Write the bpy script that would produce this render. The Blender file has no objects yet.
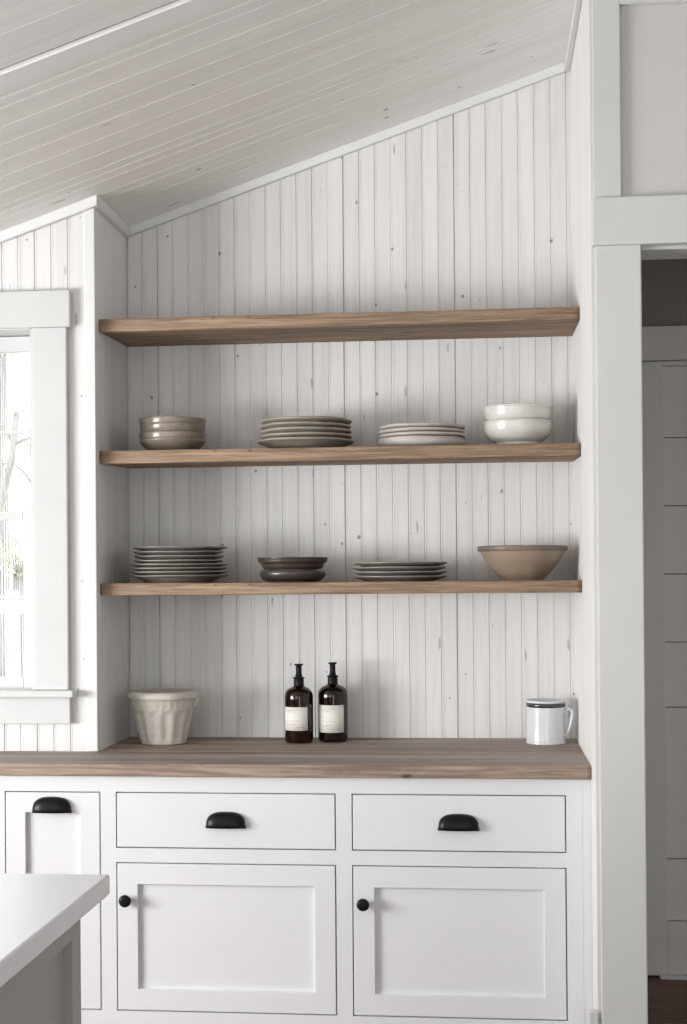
import bpy, bmesh, math, random
from mathutils import Vector, Matrix, noise
random.seed(7)
SC = bpy.context.scene
COL = SC.collection
PI = math.pi

# ---------------------------------------------------------------- camera
cam_d = bpy.data.cameras.new('camera')
cam = bpy.data.objects.new('camera', cam_d); COL.objects.link(cam); SC.camera = cam
F_PX = 1407.9
cam_d.sensor_fit = 'AUTO'; cam_d.sensor_width = 36.0
cam_d.lens = F_PX / 1024 * 36.0
cam_d.shift_y = 54.57 / 1024
cam_d.clip_start = 0.05; cam_d.clip_end = 200
YAW, PITCH, ROLL = 0.0992, 0.0056, 0.0076
fw = Vector((-math.sin(YAW) * math.cos(PITCH), math.cos(YAW) * math.cos(PITCH), math.sin(PITCH)))
rt = Vector((math.cos(YAW), math.sin(YAW), 0)); up = rt.cross(fw)
rt2 = rt * math.cos(ROLL) + up * math.sin(ROLL) * -1
up2 = up * math.cos(ROLL) + rt * math.sin(ROLL)
M = Matrix((rt2, up2, -fw)).transposed().to_4x4()
M.translation = Vector((1.138, -3.8224, 1.4372))
cam.matrix_world = M

# ---------------------------------------------------------------- view, world, lights
SC.view_settings.view_transform = 'Standard'
SC.view_settings.look = 'None'
SC.view_settings.gamma = 1.0
SC.view_settings.use_curve_mapping = False
SC.view_settings.exposure = -0.08
world = bpy.data.worlds.new('overcast_sky'); SC.world = world; world.use_nodes = True
bg = world.node_tree.nodes['Background']
bg.inputs['Color'].default_value = (0.93, 0.97, 1.0, 1); bg.inputs['Strength'].default_value = 2.6
SC.cycles.use_denoising = True
SC.cycles.max_bounces = 8; SC.cycles.diffuse_bounces = 5; SC.cycles.transmission_bounces = 8
SC.cycles.sample_clamp_indirect = 4.0

def area(name, loc, target, sx, sy, power, color=(1, 1, 1)):
    d = bpy.data.lights.new(name, 'AREA'); d.shape = 'RECTANGLE'; d.size = sx; d.size_y = sy
    d.energy = power; d.color = color
    o = bpy.data.objects.new(name, d); COL.objects.link(o); o.location = loc
    o.rotation_euler = (Vector(target) - Vector(loc)).to_track_quat('-Z', 'Y').to_euler()
    return o
# daylight through the window of the left kitchen wall, and through the wide rear window behind the camera
area('window_daylight_left', (-2.72, -2.2, 1.2), (0.9, -1.1, 2.1), 1.9, 0.8, 168, (0.99, 0.99, 1.0))
area('window_daylight_rear', (-0.9, -5.06, 1.5), (0.3, 0.0, 1.5), 2.4, 1.5, 8, (0.96, 0.98, 1.0))
area('hall_fill_rear', (1.75, -5.06, 1.1), (1.75, 0.0, 1.1), 0.9, 1.8, 8, (0.96, 0.98, 1.0))  # added fill lamp to brighten the hall; a rear glass door is invented

# ---------------------------------------------------------------- node materials
def newmat(name):
    m = bpy.data.materials.new(name); m.use_nodes = True
    nt = m.node_tree; b = nt.nodes['Principled BSDF']
    return m, nt, b
def N(nt, t, **kw):
    n = nt.nodes.new(t)
    for k, v in kw.items():
        if k in n.inputs.keys(): n.inputs[k].default_value = v
        else: setattr(n, k, v)
    return n
def coords(nt, scale, rot=(0, 0, 0), loc=(0, 0, 0)):
    tc = N(nt, 'ShaderNodeTexCoord'); mp = N(nt, 'ShaderNodeMapping')
    mp.inputs['Scale'].default_value = scale; mp.inputs['Rotation'].default_value = rot; mp.inputs['Location'].default_value = loc
    nt.links.new(tc.outputs['Object'], mp.inputs['Vector'])
    return mp.outputs['Vector']
def ramp(nt, fac, stops):
    r = N(nt, 'ShaderNodeValToRGB'); e = r.color_ramp.elements
    while len(e) < len(stops): e.new(0.5)
    for i, (p, c) in enumerate(stops):
        e[i].position = p; e[i].color = (*c, 1) if len(c) == 3 else c
    nt.links.new(fac, r.inputs['Fac'])
    return r.outputs['Color']
def mix(nt, fac, a, b, blend='MIX'):
    m = N(nt, 'ShaderNodeMix', data_type='RGBA', blend_type=blend)
    for i, v in ((0, fac), (6, a), (7, b)):
        if hasattr(v, 'is_linked') or hasattr(v, 'links'): nt.links.new(v, m.inputs[i])
        else: m.inputs[i].default_value = v if i == 0 else (*v, 1)
    return m.outputs[2]
def math_(nt, op, a, b=0.0, c=0.0):
    m = N(nt, 'ShaderNodeMath', operation=op)
    for i, v in enumerate((a, b, c)):
        if hasattr(v, 'links'): nt.links.new(v, m.inputs[i])
        else: m.inputs[i].default_value = v
    return m.outputs[0]
def bump(nt, b, h, strength, dist=0.002):
    bp = N(nt, 'ShaderNodeBump'); bp.inputs['Strength'].default_value = strength; bp.inputs['Distance'].default_value = dist
    nt.links.new(h, bp.inputs['Height']); nt.links.new(bp.outputs['Normal'], b.inputs['Normal'])
def noise_(nt, vec, scale, detail=4, rough=0.55, dist=0.0):
    n = N(nt, 'ShaderNodeTexNoise'); n.inputs['Scale'].default_value = scale; n.inputs['Detail'].default_value = detail
    n.inputs['Roughness'].default_value = rough; n.inputs['Distortion'].default_value = dist
    nt.links.new(vec, n.inputs['Vector']); return n.outputs['Fac']

def paint(name, col, rough=0.5, bumpy=0.06, vary=0.03, spec=0.4):
    m, nt, b = newmat(name)
    v = coords(nt, (1, 1, 1)); n = noise_(nt, v, 3.0, 5)
    lo = tuple(c * (1 - vary) for c in col); hi = tuple(min(1, c * (1 + vary)) for c in col)
    nt.links.new(ramp(nt, n, [(0.3, lo), (0.7, hi)]), b.inputs['Base Color'])
    b.inputs['Roughness'].default_value = rough; b.inputs['Specular IOR Level'].default_value = spec
    bump(nt, b, noise_(nt, v, 90, 3), bumpy, 0.001)
    return m

def knots(nt, su, sv, thr, gate, u='XY', v='Z', loc=(0, 0)):
    """sparse dark knots: 2D voronoi cells over (u, v) = sums of axes, only some of them carry a knot"""
    tc = N(nt, 'ShaderNodeTexCoord'); sp = N(nt, 'ShaderNodeSeparateXYZ'); nt.links.new(tc.outputs['Object'], sp.inputs[0])
    def ax(e, s, o):
        out = sp.outputs['XYZ'.index(e[0])]
        for c in e[1:]: out = math_(nt, 'ADD', out, sp.outputs['XYZ'.index(c)])
        return math_(nt, 'MULTIPLY_ADD', out, s, o)
    cb = N(nt, 'ShaderNodeCombineXYZ'); nt.links.new(ax(u, su, loc[0] + 40.3), cb.inputs[0]); nt.links.new(ax(v, sv, loc[1] + 40.7), cb.inputs[1])
    wob = N(nt, 'ShaderNodeTexNoise', noise_dimensions='2D'); wob.inputs['Scale'].default_value = 3.0; nt.links.new(cb.outputs[0], wob.inputs['Vector'])
    vo = N(nt, 'ShaderNodeTexVoronoi', voronoi_dimensions='2D'); vo.inputs['Scale'].default_value = 1.0
    vadd = N(nt, 'ShaderNodeVectorMath', operation='MULTIPLY_ADD'); nt.links.new(wob.outputs['Color'], vadd.inputs[0]); vadd.inputs[1].default_value = (0.12, 0.12, 0); nt.links.new(cb.outputs[0], vadd.inputs[2])
    nt.links.new(vadd.outputs[0], vo.inputs['Vector'])
    sep = N(nt, 'ShaderNodeSeparateColor'); nt.links.new(vo.outputs['Color'], sep.inputs[0])
    g = math_(nt, 'LESS_THAN', sep.outputs[0], gate)
    size = math_(nt, 'MULTIPLY_ADD', sep.outputs[1], thr * 0.8, thr * 0.35)
    d = math_(nt, 'MULTIPLY', math_(nt, 'SUBTRACT', size, vo.outputs['Distance']), 1.0 / (thr * 0.45))
    cl = N(nt, 'ShaderNodeClamp'); nt.links.new(d, cl.inputs[0])
    return math_(nt, 'MULTIPLY', cl.outputs[0], g)

def whitewash(name, col, grain='Z', board=0.05, off=0.0, streak=0.10, knot=True, rot=0.0, axis_expr='XY', rough=0.62):
    m, nt, b = newmat(name)
    if grain == 'Z': sc = (55, 55, 2.2); ks = (18, 13, 0.095, 0.12, 'XY', 'Z'); ks2 = (30, 5.0, 0.12, 0.09, 'XY', 'Z', (4, 7))
    else: sc = (2.0, 50, 2.0); ks = (9, 12, 0.10, 0.06, 'X', 'Y'); ks2 = (4, 18, 0.12, 0.06, 'X', 'Y', (3, 1))
    v = coords(nt, sc, rot=(0, rot, 0))
    g = noise_(nt, v, 1.0, 6, 0.65, 0.4)
    wide = noise_(nt, coords(nt, tuple(s * 0.22 for s in sc), rot=(0, rot, 0), loc=(3, 1, 2)), 1.0, 3)
    # tone of each board
    tc = N(nt, 'ShaderNodeTexCoord'); sp = N(nt, 'ShaderNodeSeparateXYZ'); nt.links.new(tc.outputs['Object'], sp.inputs[0])
    if grain == 'Z': s = math_(nt, 'ADD', sp.outputs[0], sp.outputs[1])
    else: s = sp.outputs[1]
    s = math_(nt, 'FLOOR', math_(nt, 'DIVIDE', math_(nt, 'SUBTRACT', s, off), board))
    wn = N(nt, 'ShaderNodeTexWhiteNoise', noise_dimensions='1D'); nt.links.new(s, wn.inputs['W'])
    c = ramp(nt, g, [(0.25, tuple(x * (1 - streak * 1.3) for x in col)), (0.5, col), (0.8, tuple(min(1, x * (1 + streak * 0.35)) for x in col))])
    c = mix(nt, math_(nt, 'MULTIPLY', ramp(nt, wide, [(0.5, (0, 0, 0)), (0.78, (1, 1, 1))]), 0.35), c, tuple(x * y for x, y in zip(col, (0.86, 0.845, 0.83))))
    tone = math_(nt, 'MULTIPLY_ADD', wn.outputs['Value'], 0.055, 0.945)
    cc = N(nt, 'ShaderNodeCombineColor')
    for i in range(3): nt.links.new(tone, cc.inputs[i])
    c = mix(nt, 1.0, c, cc.outputs[0], 'MULTIPLY')
    if knot:
        k = knots(nt, *ks)
        c = mix(nt, math_(nt, 'MULTIPLY', k, 0.75), c, (0.20, 0.17, 0.15))
        k2 = knots(nt, *ks2)
        c = mix(nt, math_(nt, 'MULTIPLY', k2, 0.6), c, (0.26, 0.23, 0.21))
    nt.links.new(c, b.inputs['Base Color'])
    b.inputs['Roughness'].default_value = rough; b.inputs['Specular IOR Level'].default_value = 0.3
    bump(nt, b, g, 0.18, 0.0015)
    return m

def timber(name, dark, mid, light, sc=(1.6, 34, 34), rough=0.6, knot=0.3, plank=0.0, loc=(0, 0, 0), tint=None, kscale=(9, 26)):
    m, nt, b = newmat(name)
    v = coords(nt, sc, loc=loc)
    g = noise_(nt, v, 1.0, 8, 0.68, 1.2)
    w = noise_(nt, coords(nt, tuple(s * 0.3 for s in sc), loc=loc), 1.0, 4, 0.5, 0.8)
    c = ramp(nt, g, [(0.39, dark), (0.49, mid), (0.59, light)])
    c2 = ramp(nt, w, [(0.3, tuple(x * 0.62 for x in mid)), (0.7, tuple(min(1, x * 1.22) for x in light))])
    c = mix(nt, 0.45, c, c2)
    if tint: # weathered grey patches
        t = ramp(nt, noise_(nt, coords(nt, (1.1, 7, 7), loc=(2, 5, 1)), 1.0, 3), [(0.42, (0, 0, 0)), (0.62, (1, 1, 1))])
        c = mix(nt, math_(nt, 'MULTIPLY', t, 0.5), c, tint)
    # fine dark checks along the grain
    f = noise_(nt, coords(nt, (sc[0] * 1.5, sc[1] * 3.2, sc[2] * 3.2), loc=loc), 1.0, 4, 0.7)
    f = ramp(nt, f, [(0.30, (1, 1, 1)), (0.40, (0, 0, 0))])
    c = mix(nt, math_(nt, 'MULTIPLY', f, 0.55), c, tuple(x * 0.45 for x in dark))
    if knot:
        k = knots(nt, kscale[0], kscale[1], 0.20, knot, 'X', 'YZ', (loc[0], loc[1]))
        c = mix(nt, math_(nt, 'MULTIPLY', k, 0.85), c, (0.055, 0.038, 0.028))
    nt.links.new(c, b.inputs['Base Color'])
    b.inputs['Roughness'].default_value = rough; b.inputs['Specular IOR Level'].default_value = 0.3
    bump(nt, b, g, 0.35, 0.002)
    return m

def glaze(name, col, rough=0.35, vary=0.12, speck=0.0, coat=0.3, rimcol=None):
    m, nt, b = newmat(name)
    v = coords(nt, (1, 1, 2.5)); n = noise_(nt, v, 18, 5, 0.6)
    c = ramp(nt, n, [(0.3, tuple(x * (1 - vary) for x in col)), (0.7, tuple(min(1, x * (1 + vary)) for x in col))])
    if speck:
        k = knots(nt, 60, 60, 0.2, speck); c = mix(nt, math_(nt, 'MULTIPLY', k, 0.6), c, tuple(x * 0.35 for x in col))
    nt.links.new(c, b.inputs['Base Color']); b.inputs['Roughness'].default_value = rough
    b.inputs['Coat Weight'].default_value = coat; b.inputs['Coat Roughness'].default_value = 0.15
    bump(nt, b, noise_(nt, v, 60, 3), 0.08, 0.001)
    return m

def simple(name, col, rough=0.4, metal=0.0, coat=0.0):
    m, nt, b = newmat(name); n = noise_(nt, coords(nt, (1, 1, 1)), 40, 3)
    nt.links.new(ramp(nt, n, [(0.3, tuple(x * 0.9 for x in col)), (0.7, tuple(min(1, x * 1.08) for x in col))]), b.inputs['Base Color'])
    b.inputs['Roughness'].default_value = rough; b.inputs['Metallic'].default_value = metal; b.inputs['Specular IOR Level'].default_value = 0.18 if 'black' in name else 0.5; b.inputs['Coat Weight'].default_value = coat
    return m

SLOPE = 0.338
CEIL_ANG = math.atan(SLOPE)
MT = {}
MT['beadboard'] = whitewash('whitewashed_beadboard', (0.785, 0.777, 0.762), 'Z', 0.0502, off=0.62)
MT['beadboard_side'] = whitewash('whitewashed_side_boards', (0.80, 0.792, 0.778), 'Z', 0.0502, knot=False)
MT['ceiling_board'] = whitewash('whitewashed_ceiling_boards', (0.91, 0.90, 0.88), 'X', 0.1, off=0.6, streak=0.06)
MT['trim'] = paint('white_trim_paint', (0.76, 0.76, 0.75))
MT['batten'] = paint('bright_white_batten_paint', (0.90, 0.895, 0.885))
MT['window_trim'] = paint('window_trim_paint', (0.62, 0.62, 0.61))
MT['casing'] = paint('pale_grey_casing_paint', (0.66, 0.665, 0.65))
MT['frieze'] = paint('warm_grey_panel_paint', (0.64, 0.62, 0.60))
MT['cabinet'] = paint('white_cabinet_paint', (0.755, 0.76, 0.766), 0.42, 0.03, 0.012)
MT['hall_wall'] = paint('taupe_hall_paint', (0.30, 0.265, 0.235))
MT['hall_door'] = paint('grey_hall_door_paint', (0.78, 0.745, 0.72))
MT['plain_wall'] = paint('off_white_wall_paint', (0.58, 0.575, 0.56))
MT['counter_top'] = timber('weathered_grey_brown_timber', (0.085, 0.058, 0.043), (0.29, 0.226, 0.182), (0.50, 0.42, 0.36), (0.9, 20, 20), 0.65, 0.03, tint=(0.34, 0.325, 0.325))
MT['counter_edge'] = timber('brown_counter_edge_timber', (0.10, 0.064, 0.043), (0.245, 0.178, 0.13), (0.41, 0.325, 0.26), (2.4, 30, 60), 0.65, 0.22, loc=(4, 0, 1))
MT['shelf'] = timber('rustic_brown_shelf_timber', (0.075, 0.044, 0.026), (0.215, 0.142, 0.091), (0.40, 0.288, 0.198), (2.8, 36, 70), 0.7, 0.17, loc=(1, 3, 2))
MT['floor'] = timber('dark_walnut_floor', (0.05, 0.022, 0.013), (0.12, 0.055, 0.033), (0.18, 0.09, 0.058), (2, 20, 20), 0.4, 0.0)
MT['quartz'] = paint('white_quartz', (0.78, 0.785, 0.795), 0.25, 0.0, 0.02, 0.5)
MT['island'] = paint('greige_island_paint', (0.42, 0.40, 0.375))
MT['black'] = simple('black_metal', (0.007, 0.007, 0.0075), 0.33, 0.0, 0.0)
MT['black_plastic'] = simple('black_plastic', (0.008, 0.0075, 0.0075), 0.4, 0.0, 0.0)
MT['paper'] = paint('cream_label_paper', (0.78, 0.755, 0.70), 0.75, 0.1)
MT['ink'] = simple('grey_label_ink', (0.36, 0.345, 0.325), 0.8)
MT['olive'] = glaze('olive_beige_glaze', (0.235, 0.20, 0.155), 0.3)
MT['sand'] = glaze('sandy_grey_stoneware', (0.32, 0.285, 0.24), 0.45, coat=0.1)
MT['pale'] = glaze('pale_grey_stoneware', (0.47, 0.44, 0.40), 0.45, coat=0.15)
MT['cream'] = glaze('cream_white_glaze', (0.66, 0.645, 0.605), 0.25, 0.04, coat=0.5)
MT['grey'] = glaze('grey_stoneware', (0.26, 0.235, 0.21), 0.4)
MT['dark'] = glaze('dark_brown_glaze', (0.055, 0.043, 0.036), 0.35, coat=0.3)
MT['brown_grey'] = glaze('brown_grey_stoneware', (0.22, 0.195, 0.175), 0.45, coat=0.15)
MT['tan'] = glaze('tan_glaze', (0.31, 0.24, 0.178), 0.38, 0.08, speck=0.03, coat=0.2)
MT['tan_rim'] = glaze('taupe_rim_glaze', (0.15, 0.12, 0.095), 0.5, coat=0.05)
MT['crock'] = glaze('chalky_cream_stoneware', (0.60, 0.57, 0.52), 0.36, 0.09, coat=0.15)
MT['enamel'] = glaze('white_enamel', (0.66, 0.665, 0.675), 0.2, 0.02, coat=0.6)
MT['navy'] = simple('dark_enamel_stripe', (0.03, 0.032, 0.04), 0.25, 0.0, 0.5)
MT['bark'] = timber('grey_bark', (0.22, 0.22, 0.19), (0.36, 0.36, 0.32), (0.50, 0.50, 0.46), (30, 30, 4), 0.9, 0.0)
MT['leaf'] = paint('pale_leaf_green', (0.60, 0.61, 0.47), 0.7, 0.3, 0.2)
MT['gravel'] = paint('pale_gravel', (0.80, 0.80, 0.79), 0.9, 0.5)
MT['fence'] = paint('white_fence_paint', (0.80, 0.80, 0.79))

m, nt, b = newmat('clear_window_glass')
b.inputs['Transmission Weight'].default_value = 1.0; b.inputs['Roughness'].default_value = 0.0; b.inputs['IOR'].default_value = 1.02
b.inputs['Base Color'].default_value = (1, 1, 1, 1); MT['glass'] = m
m, nt, b = newmat('amber_bottle_glass')
b.inputs['Transmission Weight'].default_value = 0.85; b.inputs['Roughness'].default_value = 0.04; b.inputs['IOR'].default_value = 1.48
n_ = noise_(nt, coords(nt, (1, 1, 1)), 30, 2)
nt.links.new(ramp(nt, n_, [(0.3, (0.013, 0.0036, 0.0010)), (0.7, (0.026, 0.0072, 0.0018))]), b.inputs['Base Color']); MT['amber'] = m

# ---------------------------------------------------------------- mesh helpers
def box(bm, x0, x1, y0, y1, z0, z1, bev=0.0, seg=2, mi=0):
    t = bmesh.new(); bmesh.ops.create_cube(t, size=1.0)
    for v in t.verts: v.co = Vector(((x0 + x1) / 2 + v.co.x * (x1 - x0), (y0 + y1) / 2 + v.co.y * (y1 - y0), (z0 + z1) / 2 + v.co.z * (z1 - z0)))
    if bev: bmesh.ops.bevel(t, geom=t.edges[:], offset=bev, segments=seg, affect='EDGES', profile=0.6)
    for f in t.faces: f.material_index = mi
    merge(bm, t)
def merge(bm, t):
    vm = {}
    for v in t.verts: vm[v] = bm.verts.new(v.co)
    for f in t.faces:
        try:
            nf = bm.faces.new([vm[v] for v in f.verts]); nf.material_index = f.material_index; nf.smooth = f.smooth
        except ValueError: pass
    t.free()
def quad(bm, *pts):
    return bm.faces.new([bm.verts.new(Vector(p)) for p in pts])
def lathe(bm, prof, c=(0, 0, 0), seg=64, mod=None, smooth=True, mi=0):
    """prof: [(r,z)]; mod(theta,r,z)->(r,z)"""
    rings = []
    for r, z in prof:
        if r < 1e-6:
            rings.append([bm.verts.new((c[0], c[1], c[2] + z))])
        else:
            ring = []
            for i in range(seg):
                a = 2 * PI * i / seg
                rr, zz = mod(a, r, z) if mod else (r, z)
                ring.append(bm.verts.new((c[0] + rr * math.cos(a), c[1] + rr * math.sin(a), c[2] + zz)))
            rings.append(ring)
    for A, B in zip(rings, rings[1:]):
        for i in range(seg):
            j = (i + 1) % seg
            if len(A) == 1 and len(B) == 1: continue
            if len(A) == 1: f = bm.faces.new((A[0], B[j], B[i]))
            elif len(B) == 1: f = bm.faces.new((A[i], A[j], B[0]))
            else: f = bm.faces.new((A[i], A[j], B[j], B[i]))
            f.smooth = smooth; f.material_index = mi
def smooth_prof(pts, n=4):
    """Catmull-Rom through (r,z)"""
    out = []
    P = [pts[0]] + list(pts) + [pts[-1]]
    for i in range(1, len(P) - 2):
        for k in range(n):
            t = k / n; q = []
            for d in (0, 1):
                a, b_, c, e = P[i - 1][d], P[i][d], P[i + 1][d], P[i + 2][d]
                q.append(0.5 * (2 * b_ + (c - a) * t + (2 * a - 5 * b_ + 4 * c - e) * t * t + (3 * b_ - a - 3 * c + e) * t ** 3))
            out.append((max(q[0], 0), q[1]))
    out.append(pts[-1]); return out
def tube(bm, pts, rad, seg=10, cap=True, flat=1.0):
    pts = [Vector(p) for p in pts]; n = len(pts); rings = []
    rads = rad if isinstance(rad, (list, tuple)) else [rad] * n
    ref = Vector((0, 1, 0.001)) if abs((pts[-1] - pts[0]).normalized().y) < 0.9 else Vector((1, 0, 0))
    for i, p in enumerate(pts):
        t = (pts[min(i + 1, n - 1)] - pts[max(i - 1, 0)]).normalized()
        u = t.cross(ref).normalized(); w = u.cross(t).normalized()
        rings.append([bm.verts.new(p + u * math.cos(2 * PI * k / seg) * rads[i] + w * math.sin(2 * PI * k / seg) * rads[i] * flat) for k in range(seg)])
    for A, B in zip(rings, rings[1:]):
        for k in range(seg):
            f = bm.faces.new((A[k], A[(k + 1) % seg], B[(k + 1) % seg], B[k])); f.smooth = True
    if cap:
        bm.faces.new(rings[0][::-1]); bm.faces.new(rings[-1])

ROOT = {}
def obj(name, bm, mats, parent=None, loc=None, recalc=True):
    """links bm (world coordinates) as one mesh object; loc = its origin"""
    if recalc: bmesh.ops.recalc_face_normals(bm, faces=bm.faces[:])
    base = Vector((0, 0, 0))
    if parent is not None: base = ROOT.get(parent.name, Vector((0, 0, 0)))
    elif loc is not None: base = Vector(loc)
    if base.length > 0: bmesh.ops.translate(bm, vec=-base, verts=bm.verts[:])
    me = bpy.data.meshes.new(name); bm.to_mesh(me); bm.free()
    for m_ in (mats if isinstance(mats, (list, tuple)) else [mats]): me.materials.append(m_)
    o = bpy.data.objects.new(name, me); COL.objects.link(o)
    if parent is not None: o.parent = parent
    else: o.location = base
    ROOT[o.name] = base
    return o
def thing(name, loc, label=None, cat=None, group=None, kind=None):
    o = bpy.data.objects.new(name, None); COL.objects.link(o); o.location = loc; o.empty_display_size = 0.05
    ROOT[o.name] = Vector(loc)
    return tag(o, label, cat, group, kind)
def tag(o, label=None, cat=None, group=None, kind=None):
    if label: o['label'] = label
    if cat: o['category'] = cat
    if group: o['group'] = group
    if kind: o['kind'] = kind
    return o
def struct(name, bm, mats, label, cat, recalc=True):
    return tag(obj(name, bm, mats, recalc=recalc), label, cat, None, 'structure')
def B(*a, **k):
    bm = bmesh.new(); box(bm, *a, **k); return bm

# ---------------------------------------------------------------- dimensions
XL, XR = 0.0, 1.42            # niche sides
YB, YP, YS = 0.624, 0.247, 0.28   # niche back, window wall / partition front, shelf front
YD = -0.175                   # face of the door wall
ZC = 0.92
def zc(x): return 2.556 + SLOPE * x

# ---------------------------------------------------------------- beadboard walls
def bead_profile(s0, s1, bw, off, plain=False):
    """[(s, depth)] : flat boards, a deep V joint and a little bead beside it"""
    pts = [(s0, 0.0)]; k = math.ceil((s0 - off) / bw)
    rnd = random.Random(int(off * 1000) + 5)
    while off + k * bw < s1 - 0.012:
        s = off + k * bw
        if s > s0 + 0.004 and plain: pts += [(s - 0.0010, 0), (s, 0.0010), (s + 0.0010, 0)]
        elif s > s0 + 0.004:
            d = rnd.choice([0.002, 0.003, 0.003, 0.004, 0.007]); w = rnd.choice([0.0016, 0.0019, 0.0023])
            pts += [(s - w, 0), (s - w * 0.4, d), (s + w * 0.4, d), (s + w, 0.0004), (s + w + 0.0022, -0.0003), (s + w + 0.0042, 0.0003), (s + w + 0.0048, 0.0010), (s + w + 0.0056, 0)]
        k += 1
    pts.append((s1, 0.0)); return pts
def bead_wall(prof, fn, z0, ztop, thick_fn):
    """fn(s, d)->(x,y) front surface; slab closed with back at thick_fn(s)"""
    bm = bmesh.new(); low = []; top = []
    for s, d in prof:
        x, y = fn(s, d); low.append(bm.verts.new((x, y, z0))); top.append(bm.verts.new((x, y, ztop(x))))
    for i in range(len(prof) - 1): bm.faces.new((low[i], low[i + 1], top[i + 1], top[i]))
    bl, bt = [], []
    for s in (prof[0][0], prof[-1][0]):
        x, y = thick_fn(s); bl.append(bm.verts.new((x, y, z0))); bt.append(bm.verts.new((x, y, ztop(x))))
    bm.faces.new((bl[0], bl[1], bt[1], bt[0])); bm.faces.new((low[0], bl[0], bt[0], top[0])); bm.faces.new((low[-1], bl[1], bt[1], top[-1]))
    bm.faces.new(top + [bt[1], bt[0]]); bm.faces.new(low + [bl[1], bl[0]])
    return bm
BW = 0.0502
struct('wall_back', bead_wall(bead_profile(XL - 0.02, XR + 0.02, BW, 0.0), lambda s, d: (s, YB + d), 0, lambda x: zc(x) + 0.004, lambda s: (s, YB + 0.1)),
       MT['beadboard'], 'whitewashed beadboard back wall of the shelf niche under the sloping ceiling', 'wall')
# partition between the window wall and the niche: niche-side face at X = 0
struct('wall_left', bead_wall(bead_profile(YP + 0.004, YB, BW, 0.03, True), lambda s, d: (XL - d, s), 0, lambda x: zc(x) + 0.001, lambda s: (XL - 0.03, s)),
       MT['beadboard_side'], 'shaded beadboard left side of the shelf niche', 'wall')
struct('trim_1', B(-0.032, 0.0005, YP - 0.005, YP + 0.022, ZC, zc(0) - 0.004, bev=0.003), MT['trim'], 'plain white corner board on the left edge of the niche', 'trim')
struct('wall_right', bead_wall(bead_profile(YD + 0.02, YB, BW, 0.02, True), lambda s, d: (XR + d, s), 0, lambda x: zc(x) + 0.004, lambda s: (XR + 0.1, s)),
       MT['beadboard_side'], 'bright boarded right side wall of the niche', 'wall')

# window wall (plane YP), opening X -0.945..-0.188, z 1.103..2.175
WX0, WX1, WZ0, WZ1 = -0.945, -0.188, 1.103, 2.173
def window_wall():
    bm = bmesh.new()
    def piece(x0, x1, z0, zt):
        t = bead_wall(bead_profile(x0, x1, BW, -0.0325), lambda s, d: (s, YP + d), z0, zt, lambda s: (s, YP + 0.12)); merge(bm, t)
    piece(-2.75, WX0, 0, lambda x: zc(x) + 0.004)
    piece(WX1, -0.03, 0, lambda x: zc(x) + 0.004)
    piece(WX0, WX1, 0, lambda x: WZ0 - 0.012)
    piece(WX0, WX1, WZ1 + 0.001, lambda x: zc(x) + 0.004)
    return bm
struct('wall_window_side', window_wall(), MT['beadboard'], 'white beadboard wall around the window at the left edge', 'wall')

# ceiling: sloping boards that run along X; grooves across Y
def ceiling():
    bm = bmesh.new(); ys = [(YB + 0.12, 0.0)]; y = 0.585; rnd = random.Random(3)
    while y > -0.66:
        for yy in (y, ) :
            d = rnd.choice([0.003, 0.004, 0.006]); ys += [(yy + 0.0018, 0), (yy + 0.0006, d), (yy - 0.0006, d), (yy - 0.0018, 0), (yy - 0.006, -0.0002), (yy - 0.010, 0)]
        y -= 0.05 if rnd.random() < 0.3 else 0.1
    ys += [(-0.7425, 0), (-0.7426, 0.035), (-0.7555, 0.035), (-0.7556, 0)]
    y = -0.905
    while y > -5.1:
        ys += [(y + 0.0015, 0), (y, 0.004), (y - 0.0015, 0)]; y -= 0.152
    ys.append((-5.2, 0)); n = math.cos(CEIL_ANG)
    x0, x1 = -2.75, 2.9; A, Bv = [], []
    for y, d in ys:
        A.append(bm.verts.new((x0, y, zc(x0) + d))); Bv.append(bm.verts.new((x1, y, zc(x1) + d)))
    for i in range(len(ys) - 1): bm.faces.new((A[i], A[i + 1], Bv[i + 1], Bv[i]))
    t = [bm.verts.new((x, y, zc(x) + 0.1)) for x, y in ((x0, ys[0][0]), (x0, ys[-1][0]), (x1, ys[-1][0]), (x1, ys[0][0]))]
    bm.faces.new(t); bm.faces.new([A[0], t[0], t[3], Bv[0]]); bm.faces.new([A[-1], t[1], t[2], Bv[-1]])
    bm.faces.new(A + [t[1], t[0]]); bm.faces.new(Bv + [t[2], t[3]])
    return bm
struct('ceiling', ceiling(), MT['ceiling_board'], 'sloping whitewashed board ceiling rising to the right', 'ceiling')
def slopebar(x0, x1, y0, y1, h0, h1, bev=0.002):
    bm = bmesh.new(); t = bmesh.new(); bmesh.ops.create_cube(t, size=1)
    for v in t.verts:
        x = x0 if v.co.x < 0 else x1; v.co = Vector((x, y0 if v.co.y < 0 else y1, zc(x) + (h0 if v.co.z < 0 else h1)))
    bmesh.ops.bevel(t, geom=t.edges[:], offset=bev, segments=2, affect='EDGES'); merge(bm, t); return bm
struct('trim_2', slopebar(-2.75, 2.9, -0.7415, -0.655, -0.006, 0.001), MT['batten'], 'pale batten across the ceiling boards at the upper left', 'trim')
struct('seam_shade_strip', slopebar(-2.75, 2.9, -0.7555, -0.7425, 0.004, 0.03), MT['shelf'], 'thin dark brown strip in place of the shadow in the seam beside the ceiling batten', 'trim')  # dark fill set in the ceiling gap, its colour stands in for shadow
struct('trim_3', slopebar(0.014, 1.404, YB - 0.018, YB + 0.001, -0.028, 0.002), MT['trim'], 'thin sloping trim where the back wall meets the ceiling', 'trim')
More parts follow.
